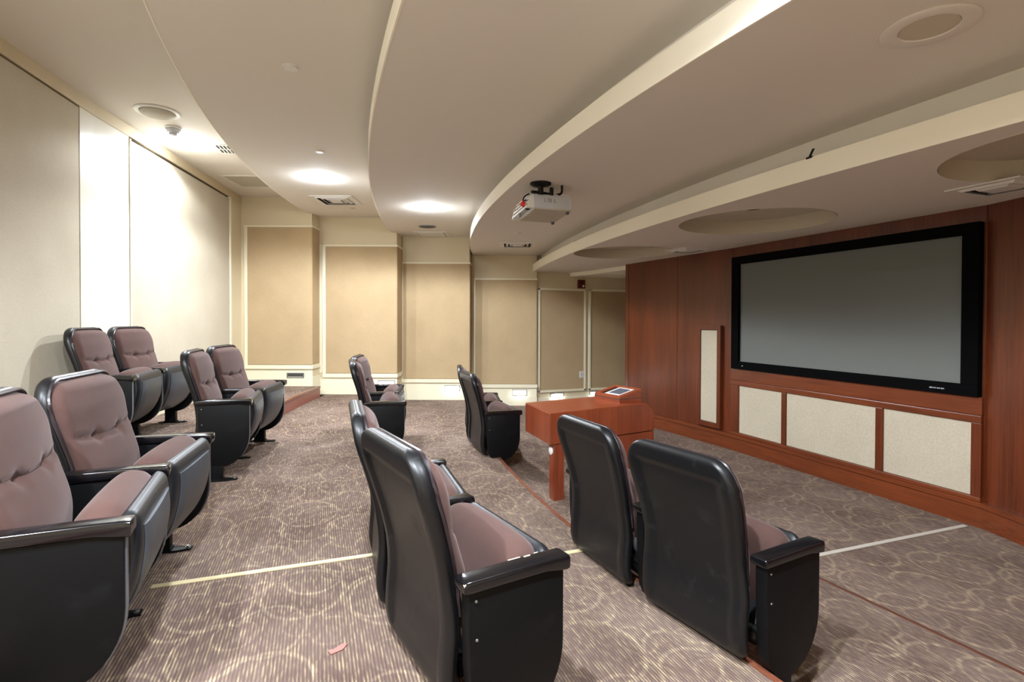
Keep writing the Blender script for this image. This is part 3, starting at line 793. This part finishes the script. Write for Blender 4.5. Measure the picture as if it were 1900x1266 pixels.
obj('lens', xf(swap(lathe([(.045, .0), (.045, .02), (.03, .022), (.001, .015)], 20, (0, .03, .19)), (2, 0, 1)), lambda p: tuple(g @ p)), M['black'], pj, True)
zc3 = CE[3]-(ZC+.935)
mc = Vector((1.753-1.845, 4.089-4.265, 0))
obj('mount_plate', lathe([(.088, zc3), (.088, zc3-.012), (.07, zc3-.022), (.03, zc3-.026)], 28, tuple(mc)), M['black'], pj, True)
obj('mount_pole', lathe([(.024, .10), (.024, zc3-.02)], 14, tuple(mc)), M['black'], pj, True)
for dx, dy in ((-.09, -.02), (.12, .02), (.04, .26)): obj('mount_arm', tube([tuple(mc+Vector((0, 0, .118))), (mc.x+dx, mc.y+dy, .112)], .012, 8), M['black'], pj, True)
ry = -.07
obj('cable', tube(spline([(mc.x, mc.y-.02, .125), (-.13, ry-.05, .128), (-.215, ry-.06, .085), (-.232, ry-.06, .03), (-.225, ry-.05, .012), (-.19, ry-.03, -.01), (-.152, ry, -.005)], 8), .006, 8), M['black'], pj, True)
obj('cable', tube(spline([(-.232, ry-.06, .032), (-.20, ry-.03, .06), (-.152, ry+.02, .075)], 8), .005, 8), M['black'], pj, True)
obj('red_plug', xf(box(-.017, .017, -.017, .017, -.020, .020, .007, 2), lambda p: tuple(Matrix.Rotation(.5, 4, 'Y') @ p)), M['red'], pj, True).location = (-.232, ry-.06, .022)
obj('conduit_elbow', tube(spline([(.06, -.19+.05, .118), (.09, -.17, .122), (.105, -.17, .145), (.105, -.17, zc3)], 8), .010, 10), M['black'], pj, True)
obj('junction_stub', lathe([(.016, .10), (.018, .14), (.016, .165), (.008, .17)], 12, (.01, -.17, 0)), M['black'], pj, True)

# ------------------------------------------------------------------ ceiling fittings
def downlight(x, y, k, lab, power, group=None):
    t = thing('downlight', lab, 'ceiling light', (x, y, CE[k]), 0, 'lit ceiling downlights')
    obj('trim_ring', lathe([(.085, 0), (.088, -.004), (.084, -.009), (.068, -.011), (.066, -.004), (.066, .0)], 32), M['white'], t, True)
    obj('lamp_lens', lathe([(.064, -.004), (.060, -.012), (.042, -.018), (.018, -.021), (.001, -.022)], 28), M['lamp'], t, True)
    ld = bpy.data.lights.new('downlight_lamp', 'POINT'); ld.energy = power[0]; ld.color = LAMP_COL; ld.shadow_soft_size = .045
    lo = bpy.data.objects.new('downlight_lamp', ld); COL.objects.link(lo); lo.parent = t; lo.location = (0, 0, -.085)
    sd = bpy.data.lights.new('downlight_beam', 'SPOT'); sd.energy = power[1]; sd.color = LAMP_COL; sd.shadow_soft_size = .05; sd.spot_size = math.radians(159); sd.spot_blend = .24
    so = bpy.data.objects.new('downlight_beam', sd); COL.objects.link(so); so.parent = t; so.location = (0, 0, -.035)
    return t
downlight(-1.294, 6.585, 0, 'glowing downlight beside the smoke detector on the highest ceiling', LAMP_W['rear'])
downlight(.05, 6.61, 1, 'glowing downlight near the square slatted air diffuser', LAMP_W['far'])
downlight(1.316, 6.65, 2, 'glowing downlight above the dark round ceiling disc', LAMP_W['far'])
downlight(-1.6, .85, 0, 'downlight on the highest ceiling over the rear rows beside the photographer', LAMP_W['mid'])
downlight(-.15, .65, 1, 'downlight on the second ceiling level above the photographer', LAMP_W['mid'])
downlight(1.12, .95, 2, 'downlight on the third ceiling level over the near row', LAMP_W['front'])

t = thing('ceiling_speaker', 'round white ceiling speaker with bulging grille beside the smoke detector', 'speaker', (-1.354, 5.739, CE[0]))
obj('trim_ring', lathe([(.185, 0), (.188, -.006), (.178, -.014), (.146, -.012), (.142, 0)], 40), M['white'], t, True)
obj('grille', lathe([(.142, -.004), (.138, -.022), (.115, -.036), (.07, -.046), (.001, -.05)], 40), M['mesh'], t, True)
t = thing('ceiling_speaker', 'round ceiling speaker with a recessed tan disc, on the lower ceiling at top right', 'speaker', (2.215, 1.39, CE[3]))
obj('trim_ring', lathe([(.155, 0), (.158, -.004), (.150, -.008), (.100, -.006), (.096, 0)], 40), M['ceil'], t, True)
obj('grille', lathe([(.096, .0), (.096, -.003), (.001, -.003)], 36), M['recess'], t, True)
t = thing('ceiling_speaker', 'dark grey round ceiling disc behind the rightmost glowing downlight', 'speaker', (1.582, 7.995, CE[2]))
obj('trim_ring', lathe([(.132, 0), (.132, -.008), (.120, -.010), (.116, 0)], 36), M['grey'], t, True)
obj('grille', lathe([(.118, -.002), (.112, -.012), (.001, -.014)], 36), M['darkgrey'], t, True)
t = thing('smoke_detector', 'white smoke detector hanging below the ceiling beside the round speaker', 'smoke detector', (-1.319, 6.151, CE[0]))
obj('base', lathe([(.072, 0), (.074, -.012), (.066, -.020)], 30), M['white'], t, True)
obj('body', lathe([(.056, -.018), (.055, -.046), (.046, -.058), (.034, -.060)], 30), M['proj'], t, True)
obj('sensing_cage', merge(lathe([(.030, -.058), (.028, -.078), (.018, -.082), (.001, -.083)], 20), *[xf(box(.029, .033, -.003, .003, -.080, -.058), lambda p, a=i*PI/4: (p.x*math.cos(a)-p.y*math.sin(a), p.x*math.sin(a)+p.y*math.cos(a), p.z)) for i in range(8)]), M['proj'], t, True)
# bar grille in the top ceiling
t = thing('air_grille', 'white ceiling grille with dark parallel slots on the highest ceiling', 'air vent', (-.865, 6.72, CE[0]), -.13)
for a, b, c, d_ in ((-.19, .19, -.17, -.14), (-.19, .19, .14, .17), (-.19, -.155, -.14, .14), (.155, .19, -.14, .14)): obj('frame_bar', box(a, b, c, d_, -.010, 0, .003), M['white'], t)
obj('backing', box(-.16, .16, -.145, .145, -.003, -.001), M['slotdark'], t)
for i in range(9): x = -.153+i*.0365; obj('slat', box(x, x+.013, -.14, .14, -.009, -.002), M['white'], t)
obj('slat', box(-.155, .155, -.008, .008, -.0095, -.002), M['white'], t)
t = thing('return_grille', 'flat beige square ceiling grille set in the highest ceiling corner', 'air vent', (-.80, 8.18, CE[0]), -.32)
for a, b, c, d_ in ((-.31, .31, -.31, -.28), (-.31, .31, .28, .31), (-.31, -.28, -.28, .28), (.28, .31, -.28, .28)): obj('frame_bar', box(a, b, c, d_, -.008, 0, .002), M['white'], t)
obj('perforated_face', box(-.28, .28, -.28, .28, -.004, -.001), M['mesh'], t)
def diffuser(x, y, k, rz, lab, s=.30, flat=False):
    t = thing('air_diffuser', lab, 'air vent', (x, y, CE[k]), rz)
    def sq(r0, r1, z0, z1):   # square flared cone ring
        V = []
        for r, z in ((r1, z1), (r0, z0), (r0-.008, z0), (r1-.008, z1)):
            V += [(-r, -r, z), (r, -r, z), (r, r, z), (-r, r, z)]
        return V, [(i*4+j, i*4+(j+1) % 4, ((i+1) % 4)*4+(j+1) % 4, ((i+1) % 4)*4+j) for i in range(4) for j in range(4)]
    for a, b, c, d_ in ((-s, s, -s, -s+.045), (-s, s, s-.045, s), (-s, -s+.045, -s+.045, s-.045), (s-.045, s, -s+.045, s-.045)):
        obj('frame_bar', box(a, b, c, d_, -.010, 0, .003), M['white'], t)
    obj('backing', box(-s+.04, s-.04, -s+.04, s-.04, -.002, -.0005), M['slotdark' if not flat else 'mesh'], t)
    if not flat:
        for i, r in enumerate((s-.075, s-.135, s-.19)):
            obj('cone_blade', sq(r+.012, r+.034, -.022, -.006), M['white'], t)
        obj('centre_plate', box(-.075, .075, -.075, .075, -.024, -.018), M['white'], t)
    else:
        obj('face_plate', box(-s+.06, s-.06, -s+.06, s-.06, -.014, -.006, .003), M['white'], t)
    return t
diffuser(.28, 7.76, 1, -.35, 'white square air diffuser with dark slots between the two left downlights', .28)
diffuser(2.84, 7.50, 3, -.352, 'square slotted air diffuser on the ceiling near the far wall, past the projector', .27)
diffuser(1.80, 8.70, 2, -.352, 'faint white flat air panel in the ceiling behind the dark disc', .27, True)
diffuser(4.20, 5.30, 4, 0.0, 'square air diffuser at the top edge of the wood wall, between the round recesses', .20)
diffuser(4.03, 2.10, 4, 0.0, 'square air diffuser in the ceiling above the right end of the screen', .20)
def cap(x, y, z, r, lab, m='white'):
    t = thing('sprinkler_cap', lab, 'sprinkler', (x, y, z), 0, 'concealed sprinkler caps')
    obj('cap_ring', lathe([(r, 0), (r, -.004), (r*.86, -.006)], 24), M[m], t, True)
    obj('cap_disc', lathe([(r*.8, -.004), (r*.78, -.009), (.001, -.010)], 24), M[m], t, True)
cap(-.146, 3.782, CE[1], .055, 'round white cap alone on the second ceiling level, high up at left')
cap(.042, 5.571, CE[1], .045, 'flat white cap on the ceiling just before the middle downlight')
cap(.524, 8.224, CE[1], .040, 'small cap on the ceiling beside the square diffuser corner', 'mesh')
cap(2.487, 6.565, CE[3], .055, 'small round cap on the ceiling beyond the projector', 'ceil')
cap(4.13, 6.05, CE[4], .04, 'small round cap by the far round ceiling recess', 'ceil')
for (cx, cy), lab in zip(HOLES, ('dark unlit lamp in the round recess at the right frame edge', 'dark unlit lamp in the middle round ceiling recess', 'dark unlit lamp in the farthest round ceiling recess')):
    t = thing('recess_lamp', lab, 'ceiling light', (cx, cy, CE[4]+.121), 0, 'unlit lamps in the round recesses')
    obj('trim_ring', lathe([(.075, 0), (.075, -.006), (.06, -.008), (.058, 0)], 24), M['recess'], t, True)
    obj('socket', lathe([(.057, -.001), (.057, -.004), (.001, -.004)], 20), M['slotdark'], t, True)
# small dark clip stuck on the upper ledge of the front fascia
t = thing('cable_clip', 'tiny black clip sticking up on the long cream ceiling ledge', 'clip', (LIP[3](2.40)-.004, 2.40, CE[4]+.122))
obj('jaw', box(-.006, .008, -.02, .02, 0, .012, .002), M['black'], t); obj('tail', xf(box(-.004, .004, -.006, .006, 0, .055), lambda p: (p.x, p.y-.5*p.z, p.z*.8+.008)), M['black'], t)

# ------------------------------------------------------------------ wall fittings
def step_light(lc, zc, d, w, h, lab, P5=False):
    if P5: loc = (lc, Y5-.004, zc); rz = 0
    else: loc = (*wall_pt(lc, d-.003), zc); rz = -math.atan2(NX, NY)
    t = thing('step_light', lab, 'step light', loc, rz, 'step lights along the wall base')
    for a, b, c, d_ in ((-w, w, h-.014, h), (-w, w, -h, -h+.014), (-w, -w+.014, -h+.014, h-.014), (w-.014, w, -h+.014, h-.014)):
        obj('bezel_bar', box(a, b, -.014, .004, c, d_, .002), M['chrome'], t)
    obj('lens', box(-w+.014, w-.014, -.008, .002, -h+.014, h-.014), M['step'], t)
    ld = bpy.data.lights.new('step_lamp', 'AREA'); ld.shape = 'RECTANGLE'; ld.size = w*1.8; ld.size_y = h*1.4; ld.energy = .7; ld.color = LAMP_COL
    lo = bpy.data.objects.new('step_lamp', ld); COL.objects.link(lo); lo.parent = t; lo.location = (0, -.03, -.005); lo.rotation_euler = (math.radians(72), 0, 0)
step_light(-2.025, ZC-1.040, DB[1], .135, .050, 'glowing step light just above an armrest of the side-on seat')
step_light(-1.012, ZC-1.169, DB[2], .128, .050, 'glowing step light between the two middle seats')
step_light(.136, ZC-1.288, DB[3], .126, .050, 'glowing step light left of the wooden console')
step_light(4.078, ZC-1.366, 0, .122, .045, 'glowing step light right above the left end of the console top', True)
step_light(4.855, ZC-1.366, 0, .110, .045, 'glowing step light touching the sloped control box', True)
t = thing('wall_grille', 'small silver slotted wall vent low on the cream wall above the step', 'air vent', (*wall_pt(-3.369, DB[0]-.003), ZC-.882), -math.atan2(NX, NY))
for a, b, c, d_ in ((-.135, .135, .032, .042), (-.135, .135, -.042, -.032), (-.135, -.118, -.032, .032), (.118, .135, -.032, .032)): obj('frame_bar', box(a, b, -.010, .004, c, d_, .002), M['chrome'], t)
obj('backing', box(-.12, .12, -.003, .003, -.034, .034), M['slotdark'], t)
for i in range(5): z = -.030+i*.0145; obj('slat', box(-.119, .119, -.009, -.002, z, z+.006), M['chrome'], t)
t = thing('light_switch', 'white wall switch plate low on the dark tan panel above the console', 'light switch', (4.563, Y5-.012, ZC-1.003))
obj('plate', box(-.042, .042, -.008, 0, -.060, .060, .003), M['white'], t); obj('rocker', box(-.018, .018, -.012, -.007, -.036, .036, .002), M['proj'], t)
t = thing('fire_strobe', 'dark red fire alarm strobe on the far wall above the fabric panels', 'alarm', (4.55, Y5, ZC+.648))
obj('housing', box(-.072, .072, -.045, 0, -.078, .078, .008), M['strobe'], t, True); obj('strobe_lens', xf(lathe([(.022, 0), (.020, .014), (.010, .024), (.001, .026)], 16), lambda p: (p.x+.03, -.044-p.z, p.y-.038)), M['lens'], t, True)
obj('sounder_slots', merge(*[box(-.05, .03, -.047, -.044, .01+i*.016, .016+i*.016) for i in range(4)]), M['black'], t)

# ------------------------------------------------------------------ flat strips across the tiers
def floor_strip(xa, xb, y, z, w, lab, m):
    t = tag(obj('floor_strip', box(0, xb-xa, -w/2, w/2, 0, .006, .002), M[m]), lab, 'floor strip', 'pale cable strips across the tiers'); t.location = (xa, y, z)
floor_strip(-.70, RISE[1](2.82)-.04, 2.825, FL[1], .032, 'pale strip crossing the upper carpet beside the tufted brown seats', 'tape')
floor_strip(RISE[1](2.82)+.02, RISE[2](2.82)-.04, 2.815, FL[2], .034, 'pale strip crossing the carpet between the two black seat pairs', 'tape')
floor_strip(2.30, 4.52, 2.54, FL[3], .034, 'pale strip crossing the front carpet towards the screen wall', 'tape2')
floor_strip(1.97, 2.20, 5.70, FL[3], .02, 'short pale strip in the shade behind the console-side seat', 'tape')
o = tag(obj('carpet_seam', loft([[(2.785+(2.34-y)*.075+p, y, q) for p, q in ((-.013, 0), (-.010, .003), (.010, .003), (.013, 0))] for y in [2.9-i*.2 for i in range(19)]]), M['seam']), 'dark brown carpet joint running along the front floor at lower right', 'carpet seam')
t = tag(obj('paper_scrap', xf(prism([(-.035, -.014), (.01, -.02), (.04, -.004), (.03, .014), (-.01, .008), (-.03, .016)], 0, .004), lambda p: tuple(p)), M['riser']), 'small torn brown scrap on the carpet behind the chipped seat', 'scrap')
t.location = (.075, 2.06, FL[1]); t.rotation_euler = (0, 0, .5)
